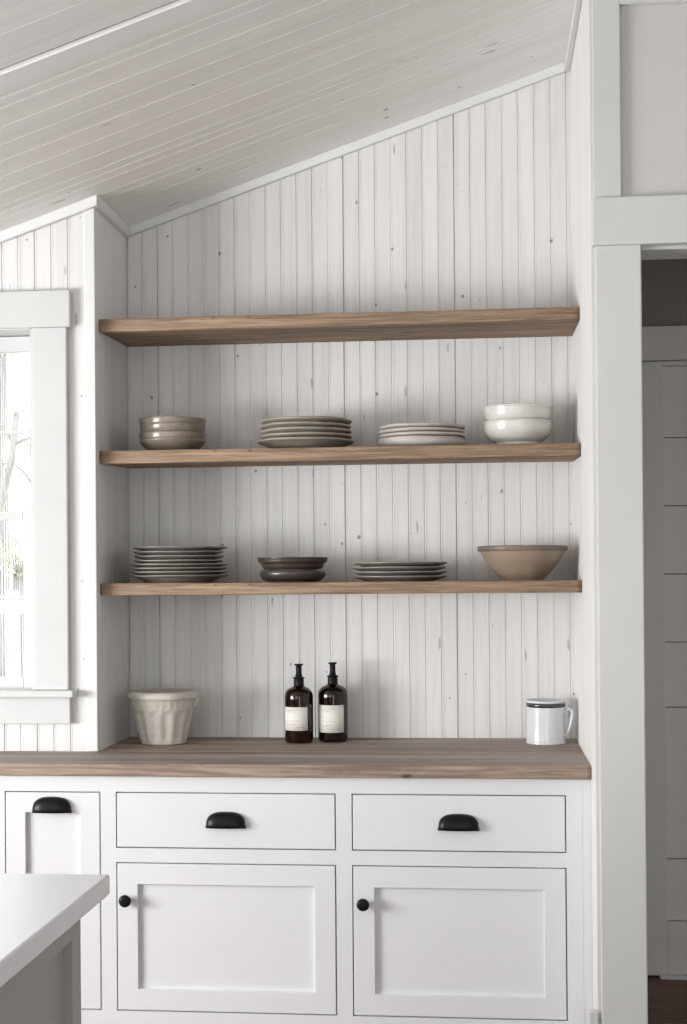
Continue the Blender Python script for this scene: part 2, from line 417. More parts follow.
struct('trim_4', slopebar(-2.75, 0.014, YP - 0.022, YP - 0.004, -0.030, 0.002), MT['trim'], 'thin sloping trim on top of the window wall', 'trim')
struct('trim_5', slopebar(0.0005, 0.014, YP - 0.004, YB, -0.030, 0.002), MT['trim'], 'short trim on top of the shaded niche side', 'trim')
struct('trim_6', slopebar(1.404, 1.4195, YD + 0.002, YB, -0.030, 0.002), MT['trim'], 'trim along the top of the bright right niche wall', 'trim')

# ---------------------------------------------------------------- door wall (right), opening and hall
DX0, DX1, DZ = 1.541, 2.36, 2.264
bm = bmesh.new()
box(bm, XR, DX0, YD, YD + 0.0195, 0, zc(XR) + 0.06); box(bm, 1.5225, DX0, YD + 0.0195, -0.06, 0, 3.1)
box(bm, DX1, 2.9, YD, -0.06, 0, 3.4)
box(bm, DX0, DX1, YD, -0.06, DZ, 3.3)
struct('wall_door_side', bm, MT['frieze'], 'warm grey wall around and above the doorway at right', 'wall')
d1 = thing('door_1', (1.95, YD, 0), 'tall cased doorway with pale grey trim leading to the hall', 'doorway', kind='structure')
obj('casing_side', B(1.4275, DX0, -0.200, YD, 0, 2.268, bev=0.0025), MT['casing'], d1)
obj('casing_side', B(DX1, DX1 + 0.115, -0.200, YD, 0, 2.268, bev=0.0025), MT['casing'], d1)
obj('casing_head', B(1.4195, DX1 + 0.124, -0.207, YD, 2.268, 2.3895, bev=0.003), MT['casing'], d1)
bm = bmesh.new(); box(bm, DX0 - 0.001, DX0 + 0.004, YD + 0.001, -0.055, 0, DZ); box(bm, DX1 - 0.004, DX1 + 0.001, YD + 0.001, -0.055, 0, DZ); box(bm, DX0, DX1, YD + 0.001, -0.055, DZ - 0.004, DZ + 0.001)
obj('jamb', bm, MT['casing'], d1)
bm = bmesh.new(); box(bm, 1.4245, 1.494, -0.194, YD, 2.3895, zc(1.4245) + 0.01, bev=0.0025); box(bm, 1.494, 2.9, -0.194, YD, 2.884, 2.99, bev=0.002)
struct('trim_7', bm, MT['casing'], 'pale grey stile and rail framing the wall panel above the doorway', 'trim')
struct('trim_8', B(1.3975, 1.4195, -0.19, -0.160, 0, 0.318, bev=0.002), MT['casing'], 'small grey block of baseboard at the foot of the right wall', 'trim')

# hall behind
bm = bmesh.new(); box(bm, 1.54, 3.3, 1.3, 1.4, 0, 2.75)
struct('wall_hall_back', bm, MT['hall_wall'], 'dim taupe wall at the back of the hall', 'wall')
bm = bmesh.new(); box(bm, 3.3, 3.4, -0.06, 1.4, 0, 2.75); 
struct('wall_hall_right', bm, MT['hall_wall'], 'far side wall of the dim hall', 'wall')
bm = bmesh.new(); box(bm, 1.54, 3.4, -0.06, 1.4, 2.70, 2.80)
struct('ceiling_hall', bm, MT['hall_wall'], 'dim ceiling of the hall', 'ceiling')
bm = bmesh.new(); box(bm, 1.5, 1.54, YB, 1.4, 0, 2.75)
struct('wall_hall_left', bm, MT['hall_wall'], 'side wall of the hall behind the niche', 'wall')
d2 = thing('door_2', (2.1, 1.28, 0), 'dim grey boarded door at the back of the hall', 'door', kind='structure')
HX0 = 1.685
obj('casing_head', B(1.56, 2.75, 1.268, 1.30, 2.19, 2.312, bev=0.003), MT['hall_door'], d2)
obj('casing_side', B(1.575, HX0 - 0.003, 1.272, 1.30, 0, 2.188, bev=0.003), MT['hall_door'], d2)
obj('casing_side', B(2.563, 2.67, 1.272, 1.30, 0, 2.188, bev=0.003), MT['hall_door'], d2)
bm = bmesh.new(); box(bm, HX0, 1.776, 1.262, 1.298, 0.006, 2.186, bev=0.0025); box(bm, 2.47, 2.56, 1.262, 1.298, 0.006, 2.186, bev=0.0025)
box(bm, 1.776, 2.47, 1.262, 1.298, 0.006, 0.195, bev=0.0025); box(bm, 1.776, 2.47, 1.262, 1.298, 2.172, 2.186, bev=0.002)
obj('stile_and_rail_frame', bm, MT['hall_door'], d2)
bm = bmesh.new(); gz = [0.195, 0.416, 0.955, 1.187, 1.43, 1.673, 1.916, 2.172]
for a, b_ in zip(gz, gz[1:]): box(bm, 1.776, 2.47, 1.288, 1.299, a + 0.002, b_ - 0.002, bev=0.0015)
obj('board_panel', bm, MT['hall_door'], d2)
bm = bmesh.new(); box(bm, 1.745, 2.56, 1.235, 1.2615, 0.0, 0.014, bev=0.003)
obj('threshold', bm, MT['trim'], d2)
bm = bmesh.new()
def planks(bm, x0, x1, y0, y1, w=0.127):
    y = y0
    while y < y1:
        box(bm, x0, x1, y + 0.0008, min(y + w, y1) - 0.0008, -0.03, 0.0, bev=0.0008, seg=1); y += w
planks(bm, -2.85, 3.4, -5.2, 1.4)
struct('floor', bm, MT['floor'], 'dark brown plank floor seen through the doorway', 'floor')

# unseen shell: left wall with the light's window, right wall
bm = bmesh.new()
bm = bmesh.new()
box(bm, -2.85, -2.75, -5.2, -3.2, 0, 1.70); box(bm, -2.85, -2.75, -1.2, YP + 0.12, 0, 1.70); box(bm, -2.85, -2.75, -3.2, -1.2, 0, 0.75)
struct('wall_far_left', bm, MT['plain_wall'], 'plain off-white side wall with a low wide window', 'wall')
bm = bmesh.new()
box(bm, -2.85, -2.15, -5.3, -5.2, 0, 3.6); box(bm, 0.35, 1.25, -5.3, -5.2, 0, 3.6); box(bm, 2.25, 3.0, -5.3, -5.2, 0, 3.6); box(bm, 1.25, 2.25, -5.3, -5.2, 2.1, 3.6); box(bm, -2.15, 0.35, -5.3, -5.2, 0, 0.7); box(bm, -2.15, 0.35, -5.3, -5.2, 2.3, 3.6)
struct('wall_rear', bm, MT['plain_wall'], 'plain off-white rear wall with a wide window', 'wall')
struct('wall_far_right', B(2.9, 3.0, -5.2, -0.06, 0, 3.6), MT['plain_wall'], 'plain off-white wall at the right of the kitchen', 'wall')

# ---------------------------------------------------------------- window
w1 = thing('window_1', (-0.5665, YP, WZ0), 'white double-hung window with wide casing beside the niche', 'window', kind='structure')
yc = 0.225
obj('casing_head', B(-1.064, -0.0695, yc - 0.006, YP, 2.1735, 2.282, bev=0.003), MT['window_trim'], w1)
for a, b_ in ((WX1 + 0.003, -0.0825), (-1.051, WX0 - 0.003)): obj('casing_side', B(a, b_, yc, YP, 1.1035, 2.173, bev=0.0025), MT['window_trim'], w1)
obj('window_sill', B(-1.075, -0.0605, 0.196, 0.366, 1.0825, 1.103, bev=0.004), MT['window_trim'], w1)
obj('apron', B(-1.055, -0.0778, yc, YP, 1.003, 1.082, bev=0.0025), MT['window_trim'], w1)
bm = bmesh.new()
for a, b_ in ((WX1 - 0.004, WX1 + 0.003), (WX0 - 0.003, WX0 + 0.004)): box(bm, a, b_, yc + 0.002, 0.366, WZ0, WZ1)
box(bm, WX0, WX1, yc + 0.002, 0.366, WZ1 - 0.004, WZ1)
obj('window_jamb', bm, MT['window_trim'], w1)
def sash(name, y0, y1, z0, z1, st, rt_, rb, zm):
    bm = bmesh.new(); a, b_ = WX0 + 0.005, WX1 - 0.005
    box(bm, a, a + st, y0, y1, z0, z1, bev=0.003); box(bm, b_ - st, b_, y0, y1, z0, z1, bev=0.003)
    box(bm, a + st, b_ - st, y0, y1, z1 - rt_, z1, bev=0.003); box(bm, a + st, b_ - st, y0, y1, z0, z0 + rb, bev=0.003)
    box(bm, a + st, b_ - st, y0 + 0.006, y1 - 0.006, zm - 0.006, zm + 0.006, bev=0.003)
    xm = (a + b_) / 2; box(bm, xm - 0.009, xm + 0.009, y0 + 0.006, y1 - 0.006, z0 + rb, z1 - rt_, bev=0.003)
    s = obj(name, bm, MT['window_trim'], w1)
    obj('pane', B(a + st - 0.004, b_ - st + 0.004, (y0 + y1) / 2 - 0.002, (y0 + y1) / 2 + 0.002, z0 + rb - 0.004, z1 - rt_ + 0.004), MT['glass'], s)
sash('upper_sash', 0.322, 0.352, 1.610, 2.166, 0.024, 0.046, 0.026, 1.877)
sash('lower_sash', 0.286, 0.316, 1.099, 1.634, 0.044, 0.026, 0.038, 1.377)

# ---------------------------------------------------------------- rough timber boards (counter and shelves)
def rough_board(x0, x1, y0, y1, z0, z1, amp=0.0015, nx=90, ny=4, nz=4, seed=0, taper=0.0, mi_top=0, mi_side=0, bev=0.004):
    """solid board of small quads, front edge eased, surface gently uneven"""
    bm = bmesh.new(); sec = []
    def add(a, b_, n):
        for i in range(n): sec.append((a[0] + (b_[0] - a[0]) * i / n, a[1] + (b_[1] - a[1]) * i / n))
    zb = z0 + taper
    c = [(y0, z0 + bev), (y0, z1 - bev), (y0 + bev * 0.3, z1 - bev * 0.3), (y0 + bev, z1), (y1, z1), (y1, zb), (y0 + bev, z0), (y0 + bev * 0.3, z0 + bev * 0.3)]
    ns = [nz, 1, 1, ny * 2, 2, ny * 2, 1, 1]
    for i in range(8): add(c[i], c[(i + 1) % 8], ns[i])
    cols = []
    for i in range(nx + 1):
        x = x0 + (x1 - x0) * i / nx; col = []
        for y, z in sec:
            p = Vector((x * 9 + seed, y * 30, z * 45)); n = noise.noise_vector(p); q = noise.noise_vector(Vector((x * 2.2 + seed * 3, y * 4, z * 9)))
            e = 1.0 if 0 < i < nx else 0.0
            dy = (n.x * amp + q.x * amp * 1.2) if y < y0 + 0.02 else 0
            dz = (n.z * amp * 0.4 + q.z * amp * 0.5) if y < y0 + 0.02 else q.z * amp * 0.2
            col.append(bm.verts.new((x, y + dy * e, z + dz * e)))
        cols.append(col)
    ns_ = len(sec)
    for A, C in zip(cols, cols[1:]):
        for k in range(ns_):
            f = bm.faces.new((A[k], A[(k + 1) % ns_], C[(k + 1) % ns_], C[k])); f.smooth = True
            f.material_index = mi_top if (sec[k][1] > z1 - bev * 0.2 and sec[(k + 1) % ns_][1] > z1 - bev * 0.2) else mi_side
    bm.faces.new(cols[0]).material_index = mi_side; bm.faces.new(cols[-1][::-1]).material_index = mi_side
    return bm
# worktop is L-shaped: deep in the niche, shallow under the window wall -> two boards in one mesh meeting at the corner board
bm = rough_board(-0.9, XR - 0.001, -0.025, YP - 0.002, ZC - 0.0343, ZC, amp=0.0012, nx=150, seed=1, mi_top=0, mi_side=1, bev=0.003)
box(bm, 0.0002, XR - 0.001, YP - 0.003, YB - 0.0005, ZC - 0.034, ZC - 0.0001, mi=0)
tag(obj('worktop', bm, [MT['counter_top'], MT['counter_edge']], loc=(0.5, 0.3, ZC)), 'long weathered wooden worktop above the white cabinets', 'worktop')
SHELVES = [(2.204, 2.1665, 'top shelf, thick rustic brown board with nothing on it', 0.010, 3),
           (1.8115, 1.7725, 'middle rustic brown board shelf carrying pale bowls and plates', 0.012, 11),
           (1.4155, 1.380, 'lowest rustic brown board shelf, the one nearest the worktop', 0.0, 23)]
for z1, z0, lab, tp, sd in SHELVES:
    bm = rough_board(0.0015, XR - 0.0015, YS, YB - 0.0006, z0, z1, amp=0.0016, seed=sd, taper=tp, bev=0.003)
    tag(obj('wall_shelf', bm, MT['shelf'], loc=(0.71 + 0.137 * sd * 0.0, 0.45, z1)), lab, 'shelf', 'board shelves in the niche')

# ---------------------------------------------------------------- base cabinets
def shaker(u0, u1, v0, v1, w, th, st, rec, put):
    """door with a recessed panel; put(u,v,w)->world; front face at w, thickness th behind"""
    bm = bmesh.new(); sq = lambda a, b_, c, d, ww: [bm.verts.new(put(*p, ww)) for p in ((a, c), (b_, c), (b_, d), (a, d))]
    e = 0.0012
    O0 = sq(u0, u1, v0, v1, w - th); O1 = sq(u0, u1, v0, v1, w - e); O2 = sq(u0 + e, u1 - e, v0 + e, v1 - e, w)
    I0 = sq(u0 + st - e, u1 - st + e, v0 + st - e, v1 - st + e, w); I1 = sq(u0 + st, u1 - st, v0 + st, v1 - st, w - e)
    I2 = sq(u0 + st, u1 - st, v0 + st, v1 - st, w - rec)
    for a, b_ in ((O0, O1), (O1, O2), (O2, I0), (I0, I1), (I1, I2)):
        for i in range(4): bm.faces.new((a[i], a[(i + 1) % 4], b_[(i + 1) % 4], b_[i]))
    bm.faces.new(I2); bm.faces.new(O0[::-1]); return bm
front = lambda u, v, w: Vector((u, -w, v))          # faces -Y, w towards the viewer
def cup_pull(cx, z0, w=0.109, h=0.0425, p=0.027):
    bm = bmesh.new(); nu, nv = 28, 10
    def shell(a, hh, pp, zz):
        rows = []
        for j in range(nv + 1):
            ph = PI / 2 * j / nv; row = []
            for i in range(nu + 1):
                th = PI * i / nu
                x = -math.copysign(abs(math.cos(th)) ** 0.75, math.cos(th)); r = math.sin(th) ** 0.62 if math.sin(th) > 1e-6 else 0
                row.append(bm.verts.new((cx + a * x, -0.0015 - pp * r * math.cos(ph) ** 0.8, zz + hh * r * math.sin(ph) ** 0.85)))
            rows.append(row)
        for A, C in zip(rows, rows[1:]):
            for i in range(nu):
                f = bm.faces.new((A[i], A[i + 1], C[i + 1], C[i])); f.smooth = True
        return rows
    R0 = shell(w / 2, h, p, z0); R1 = shell(w / 2 - 0.003, h - 0.003, p - 0.003, z0)
    for A, C in ((R0[0], R1[0]), (R0[-1], R1[-1])):
        for i in range(nu): bm.faces.new((A[i], A[i + 1], C[i + 1], C[i]))
    bmesh.ops.remove_doubles(bm, verts=bm.verts[:], dist=0.00005)
    for s in (-1, 1): box(bm, min(cx + s * (w / 2 - 0.012), cx + s * (w / 2 + 0.002)), max(cx + s * (w / 2 - 0.012), cx + s * (w / 2 + 0.002)), -0.005, -0.0003, z0 - 0.0035, z0 + 0.005, bev=0.0012)
    return bm
def knob(cx, z):
    bm = bmesh.new(); t = bmesh.new()
    lathe(t, smooth_prof([(0, 0.0), (0.0085, 0.0), (0.0075, 0.004), (0.006, 0.010), (0.008, 0.014), (0.0150, 0.0175), (0.0172, 0.022), (0.0150, 0.027), (0.008, 0.0295), (0, 0.030)], 3), seg=32)
    for v in t.verts: v.co = Vector((cx + v.co.x, -v.co.z - 0.0003, z + v.co.y))
    merge(bm, t); return bm
GAP = 0.0034
ZT = ZC - 0.0348
def frame(parent, x0, x1, holes, zb=0.095, fill=None):
    """face frame with rectangular openings: stiles at both sides and rails between them"""
    bm = bmesh.new(); hx0, hx1 = holes[0][0] - GAP, holes[0][1] + GAP
    box(bm, x0, hx0, 0, 0.02, zb, ZT); box(bm, hx1, x1, 0, 0.02, zb, ZT)
    zs = [ZT] + sum([[h[3] + GAP, h[2] - GAP] for h in holes], []) + [zb]
    for a, b_ in zip(zs[0::2], zs[1::2]): box(bm, hx0, hx1, 0, 0.02, b_, a)
    obj('face_frame', bm, MT['cabinet'], parent)
    obj('carcass', B(x0 + 0.001, x1 - 0.001, 0.0225, YP - 0.004 if x1 < 0.05 else 0.60, zb, ZT), MT['cabinet'], parent)
    obj('toe_kick', B(x0, x1, 0.06, 0.075, 0.0, zb), MT['cabinet'], parent)
ZD1, ZD0, ZO1, ZO0 = 0.8366, 0.6878, 0.6420, 0.2375
def unit(x0, x1, hx0, hx1, kx, label):
    c = thing('base_cabinet', ((x0 + x1) / 2, 0.3, 0), label, 'cabinet', 'white base cabinets under the worktop')
    frame(c, x0, x1, [(hx0, hx1, ZD0, ZD1), (hx0, hx1, ZO0, ZO1)])
    dr = obj('drawer', B(hx0, hx1, 0.0, 0.02, ZD0, ZD1, bev=0.0012), MT['cabinet'], c)
    tag(obj('cup_pull', cup_pull((hx0 + hx1) / 2 + (0.0025 if kx < 0.5 else 0.001), 0.7455), MT['black'], dr), 'black cup pull')
    do = obj('door', shaker(hx0, hx1, ZO0, ZO1, 0, 0.02, 0.0575, 0.013, front), MT['cabinet'], c)
    tag(obj('knob', knob(kx, 0.5425), MT['black'], do), 'round black knob')
    return c
unit(0.0965, 0.75375, 0.1215, 0.728, 0.148, 'white shaker base cabinet in the middle, drawer above one wide door')
unit(0.75375, 1.396, 0.778, 1.3495, 0.8055, 'white shaker base cabinet at right, next to the doorway casing')
bm = bmesh.new()
c = thing('pull_out_cabinet', (-0.07, 0.12, 0), 'narrow white cabinet at left with tall panelled pull-out front behind island', 'cabinet', 'white base cabinets under the worktop')
frame(c, -0.9, 0.0965, [(-0.1955, 0.072, ZO0, ZD1)])
po = obj('pull_out_front', shaker(-0.1955, 0.072, ZO0, ZD1, 0, 0.02, 0.0563, 0.013, front), MT['cabinet'], c)
tag(obj('cup_pull', cup_pull(-0.0625, 0.783), MT['black'], po), 'black cup pull')
# scribe strip closing the last cabinet against the wall
struct('trim_9', B(1.3965, XR - 0.0005, 0.0, 0.02, 0.0, ZT), MT['cabinet'], 'white filler strip between right cabinet and side wall', 'trim')

# ---------------------------------------------------------------- island in the foreground
tag(obj('island_worktop', B(-0.9, 0.4885, -2.75, -1.429, 0.885, 0.92, bev=0.004, seg=3), MT['quartz'], loc=(-0.2, -2.1, 0.92)), 'white stone worktop of the island in the lower left corner', 'worktop')
isl = thing('island_cabinet', (-0.2, -2.1, 0), 'grey panelled island base below the white stone top', 'cabinet')
side = lambda u, v, w: Vector((0.436 + w, u, v))
obj('body', B(-0.86, 0.436, -2.71, -1.497, 0.08, 0.8845), MT['island'], isl)
obj('side_panel', shaker(-2.71, -1.497, 0.08, 0.8845, 0.02, 0.0199, 0.05, 0.014, side), MT['island'], isl)
bm = bmesh.new(); box(bm, -0.82, 0.40, -2.66, -1.54, 0, 0.08); obj('toe_kick', bm, MT['island'], isl)

# ---------------------------------------------------------------- crockery
def dish_mesh(name, prof, mat, seg=72, wob=0.0015, seed=0, n=4):
    bm = bmesh.new()
    def mod(a, r, z):
        k = r * 4
        w = noise.noise(Vector((math.cos(a) * 1.3 + seed, math.sin(a) * 1.3, 0))) * wob
        return r + w * 0.6 * min(1, k), z + w * min(1, k) * (1 if z > 0.008 else 0)
    lathe(bm, smooth_prof(prof, n) if n else prof, seg=seg, mod=mod)
    bmesh.ops.remove_doubles(bm, verts=bm.verts[:], dist=0.00002)
    bmesh.ops.recalc_face_normals(bm, faces=bm.faces[:])
    me = bpy.data.meshes.new(name); bm.to_mesh(me); bm.free()
    for q in (mat if isinstance(mat, list) else [mat]): me.materials.append(q)
    return me
def plate_prof(R, h, pitch, base=0.6, lip=0.004):
    """outer underside, rolled lip, then the upper surface whose well sits one pitch up"""
    b_ = R * base
    return [(0, 0.0), (b_ * 0.96, 0.0), (b_, 0.0008), (b_ * 1.04, 0.0035), (R * 0.82, h * 0.56), (R * 0.96, h - lip * 1.15), (R * 0.994, h - lip * 0.75), (R, h - lip * 0.35), (R * 0.992, h), (R * 0.97, h - 0.0003),
            (R * 0.84, max(h * 0.56 + lip * 1.0, pitch + 0.0004)), (b_ * 1.06, pitch + 0.0002), (b_ * 0.9, pitch), (0, pitch)]
ORD = ['topmost', 'second', 'third', 'fourth', 'fifth', 'sixth', 'seventh', 'lowest']
def stack(kind, meshes, x, y, z, pitch, n, noun, where, cat, group, jit=0.002, seed=1):
    rnd = random.Random(seed); proto = None; zz = z + 0.0004
    for i in range(n):                      # from the bottom up
        me = meshes[min(i, len(meshes) - 1)] if len(meshes) > 1 else meshes[0]
        if proto is None: o = bpy.data.objects.new(kind, me); proto = o
        else: o = proto.copy(); o.data = me
        COL.objects.link(o); o.location = (x + (rnd.uniform(-jit, jit) if i else 0), y + (rnd.uniform(-jit, jit) if i else 0), zz)
        o.rotation_euler = (0, 0, rnd.uniform(0, 6))
        p = pitch[i] if isinstance(pitch, (list, tuple)) else pitch
        zz += p + 0.0003
        k = n - 1 - i
        pos = 'lowest' if k == n - 1 else ORD[k]
        if n == 2: lab = f"{'upper' if i else 'lower'} of the {noun}s {where}"
        elif pos in ('topmost', 'lowest'): lab = f'{pos} {noun} of the stack {where}'
        else: lab = f'{noun}, {pos} from the top of the stack {where}'
        tag(o, lab, cat, group)
Z2, Z3 = 1.8115, 1.4155
YD_ = 0.44
# middle shelf
rimA = [(0.1010, 0.0385), (0.0998, 0.0425), (0.1012, 0.046), (0.1025, 0.0585), (0.1018, 0.0615), (0.099, 0.0612)]
bowlA_low = [(0, 0), (0.062, 0), (0.066, 0.002), (0.0745, 0.010), (0.0885, 0.0215), (0.0975, 0.031)] + rimA + [(0.0968, 0.056), (0.093, 0.0475), (0.084, 0.0445), (0, 0.0443)]
bowlA_up = [(0, 0), (0.072, 0), (0.078, 0.0025), (0.0905, 0.0115), (0.0980, 0.024)] + rimA + [(0.0965, 0.052), (0.092, 0.036), (0.075, 0.014), (0.05, 0.007), (0, 0.006)]
stack('bowl', [dish_mesh('bowl', bowlA_low, MT['olive'], seed=1), dish_mesh('bowl', bowlA_up, MT['olive'], seed=2)], 0.188, YD_, Z2, 0.0444, 2, 'olive beige bowl', 'at the left end of the middle shelf', 'bowl', 'two olive beige bowls at left of the middle shelf', seed=3, jit=0.0006)
pr = plate_prof(0.1475, 0.0320, 0.0152, 0.62, 0.0065)
pr2 = plate_prof(0.1400, 0.0320, 0.0152, 0.62, 0.0065)
stack('plate', [dish_mesh('plate', pr, MT['sand'], wob=0.003, seed=4), dish_mesh('plate', pr2, MT['sand'], wob=0.0035, seed=6)], 0.6002, YD_, Z2, 0.0152, 5, 'sand grey plate', 'left of centre on middle shelf', 'plate', 'five sand grey plates on the middle shelf', seed=5, jit=0.004)
def shallow(R, h, pitch): return [(0, 0), (R * 0.83, 0), (R * 0.88, 0.002), (R * 0.965, h * 0.32), (R * 0.996, h * 0.62), (R * 0.99, h * 0.80), (R, h * 0.93), (R * 0.99, h), (R * 0.965, h - 0.001), (R * 0.955, h * 0.7), (R * 0.93, max(h * 0.4, pitch + 0.001)), (R * 0.88, pitch), (0, pitch)]
stack('plate', [dish_mesh('plate', shallow(0.1325, 0.031, 0.0125), MT['pale'], wob=0.003, seed=8), dish_mesh('plate', plate_prof(0.130, 0.031, 0.0125, 0.78, 0.0075), MT['pale'], wob=0.003, seed=9)], 0.9554, YD_, Z2, 0.0125, 4, 'pale grey plate', 'right of centre on middle shelf', 'plate', 'four pale grey plates on the middle shelf', seed=6)
bowlD = [(0, 0.004), (0.058, 0.004), (0.060, 0), (0.064, 0), (0.0655, 0.0155), (0.069, 0.0175), (0.084, 0.029), (0.0965, 0.048), (0.1015, 0.070), (0.1025, 0.088), (0.1045, 0.0905), (0.1045, 0.094), (0.103, 0.0965), (0.100, 0.095)]
bowlD = [(r, z if z < 0.018 else 0.0175 + (z - 0.0175) * 0.775) for r, z in bowlD]
bowlDl = bowlD + [(0.0985, 0.066), (0.095, 0.054), (0.088, 0.0455), (0.06, 0.0442), (0, 0.0442)]
bowlDu = bowlD + [(0.097, 0.062), (0.088, 0.040), (0.07, 0.024), (0.04, 0.015), (0, 0.013)]
stack('bowl', [dish_mesh('bowl', bowlDl, MT['cream'], seed=11, wob=0.001), dish_mesh('bowl', bowlDu, MT['cream'], seed=12, wob=0.001)], 1.2423, YD_, Z2, 0.0444, 2, 'cream white bowl', 'at the right end of the middle shelf', 'bowl', 'two cream white bowls at right of the middle shelf', seed=8, jit=0.0006)
# lowest shelf
E1 = dish_mesh('plate', plate_prof(0.150, 0.0235, 0.0112, 0.66, 0.0045), MT['grey'], wob=0.002, seed=13)
E2 = dish_mesh('plate', plate_prof(0.138, 0.0235, 0.0130, 0.66, 0.0045), MT['grey'], wob=0.002, seed=14)
E3 = dish_mesh('plate', plate_prof(0.1445, 0.023, 0.009, 0.66, 0.0042), MT['grey'], wob=0.002, seed=15)
stack('plate', [E1, E1, E1, E1, E2, E2, E2, E3], 0.2062, YD_, Z3, [0.0112, 0.0112, 0.0112, 0.0112, 0.0130, 0.0130, 0.0130, 0.01], 8, 'grey stoneware plate', 'at left end of lowest shelf', 'plate', 'eight grey plates at left of the lowest shelf', seed=9, jit=0.003)
bF_low = [(0, 0), (0.074, 0), (0.080, 0.002), (0.094, 0.010), (0.1005, 0.021), (0.1005, 0.030), (0.0965, 0.0365), (0.0945, 0.0385), (0.0915, 0.0375), (0.089, 0.034), (0.07, 0.033), (0, 0.033)]
bF_up = [(0, 0), (0.072, 0), (0.080, 0.002), (0.0865, 0.0055), (0.0930, 0.012), (0.0952, 0.018), (0.0985, 0.023), (0.1045, 0.027), (0.1060, 0.033), (0.1078, 0.0385), (0.107, 0.0405), (0.1035, 0.040), (0.098, 0.030), (0.088, 0.012), (0.07, 0.006), (0, 0.006)]
stack('bowl', [dish_mesh('bowl', bF_low, MT['dark'], seed=16), dish_mesh('bowl', bF_up, MT['dark'], seed=17)], 0.558, YD_, Z3, 0.0332, 2, 'dark brown bowl', 'left of centre on the lowest shelf', 'bowl', 'two dark brown bowls on the lowest shelf', seed=10, jit=0.001)
G1 = plate_prof(0.1425, 0.0165, 0.0135, 0.62, 0.005); G1[-4] = (0.1425 * 0.84, 0.0135); 
def flat_plate(R, h, pitch):
    return [(0, 0), (R * 0.70, 0), (R * 0.74, 0.001), (R * 0.93, h - 0.0075), (R * 0.99, h - 0.0045), (R, h - 0.002), (R * 0.992, h), (R * 0.95, h - 0.0012), (R * 0.8, pitch + 0.0002), (R * 0.7, pitch), (0, pitch)]
stack('plate', [dish_mesh('plate', flat_plate(0.1425, 0.0165, 0.0132), MT['brown_grey'], wob=0.002, seed=18)], 0.8842, YD_, Z3, 0.0133, 4, 'brown grey plate', 'right of centre on lowest shelf', 'plate', 'four brown grey plates on the lowest shelf', seed=12, jit=0.003)
# big tan bowl
t = thing('serving_bowl', (1.2542, YD_, Z3 + 0.0004), 'wide flared tan bowl at the right end of the lowest shelf', 'bowl')
bm = bmesh.new()
lathe(bm, smooth_prof([(0, 0.004), (0.052, 0.004), (0.055, 0), (0.061, 0), (0.063, 0.004), (0.078, 0.018), (0.097, 0.039), (0.114, 0.062), (0.1255, 0.0855), (0.1275, 0.091), (0.1265, 0.1), (0.124, 0.1), (0.119, 0.088), (0.10, 0.053), (0.075, 0.022), (0.04, 0.010), (0, 0.009)], 4), c=(1.2542, YD_, Z3 + 0.0004), seg=80)
obj('bowl_body', bm, MT['tan'], t)
bm = bmesh.new()
lathe(bm, smooth_prof([(0.1262, 0.0875), (0.1320, 0.0875), (0.1338, 0.091), (0.1345, 0.098), (0.1335, 0.102), (0.129, 0.1026), (0.1255, 0.1005), (0.1245, 0.096), (0.1262, 0.0875)], 3), c=(1.2542, YD_, Z3 + 0.0004), seg=80)
tag(obj('rim', bm, MT['tan_rim'], t), 'taupe rolled rim')

# ---------------------------------------------------------------- crock on the worktop
cx, cy, cz = 0.1495, 0.458, ZC + 0.0005
t = thing('crock', (cx, cy, cz), 'cream fluted stoneware crock with rolled collar at left end of worktop', 'crock')
def flute(a, r, z):
    if 0.006 < z < 0.104 and r > 0.06:
        e = min(1, (z - 0.006) / 0.02, (0.104 - z) / 0.012); w = math.cos(a * 13 + 0.6)
        r += e * 0.0028 * (abs(w) ** 0.8 * math.copysign(1, w) - 0.35)
    if 0.1035 < z < 0.1095 and r > 0.08: r += 0.0012
    if 0.110 < z < 0.140 and r > 0.08:
        r += 0.0012 * noise.noise(Vector((math.cos(a) * 7, math.sin(a) * 7, z * 90))) + 0.0007 * math.sin(a * 26 + math.sin(z * 300))
    return r, z
bm = bmesh.new()
body = [(0, 0.003), (0.064, 0.003), (0.067, 0), (0.0700, 0.002)] + [(0.0708 + (0.1000 - 0.0708) * i / 26, 0.004 + (0.140 - 0.004) * i / 26) for i in range(27)] + [(0.1000, 0.143), (0.0965, 0.1575), (0.091, 0.1595), (0.089, 0.13), (0.066, 0.015), (0, 0.010)]
lathe(bm, body, c=(cx, cy, cz), seg=208, mod=flute)
obj('pot_body', bm, MT['crock'], t)
bm = bmesh.new()
lathe(bm, smooth_prof([(0.0985, 0.139), (0.1045, 0.1385), (0.1082, 0.143), (0.1092, 0.150), (0.1075, 0.157), (0.103, 0.1612), (0.096, 0.1625), (0.0925, 0.159), (0.093, 0.148), (0.0985, 0.139)], 4), c=(cx, cy, cz), seg=96)
obj('collar', bm, MT['crock'], t)
for s in (1,):
    bm = bmesh.new(); ang = -0.12 if s > 0 else PI + 0.12; dx, dy = math.cos(ang), math.sin(ang)
    pts = []
    for k in range(13):
        q = PI * k / 12; rr = 0.0965 + 0.0115 * math.sin(q) ** 0.8; pts.append((cx + rr * dx, cy + rr * dy, cz + 0.131 + 0.016 * math.cos(q)))
    tube(bm, pts, 0.0042, 10); obj('handle', bm, MT['crock'], t)

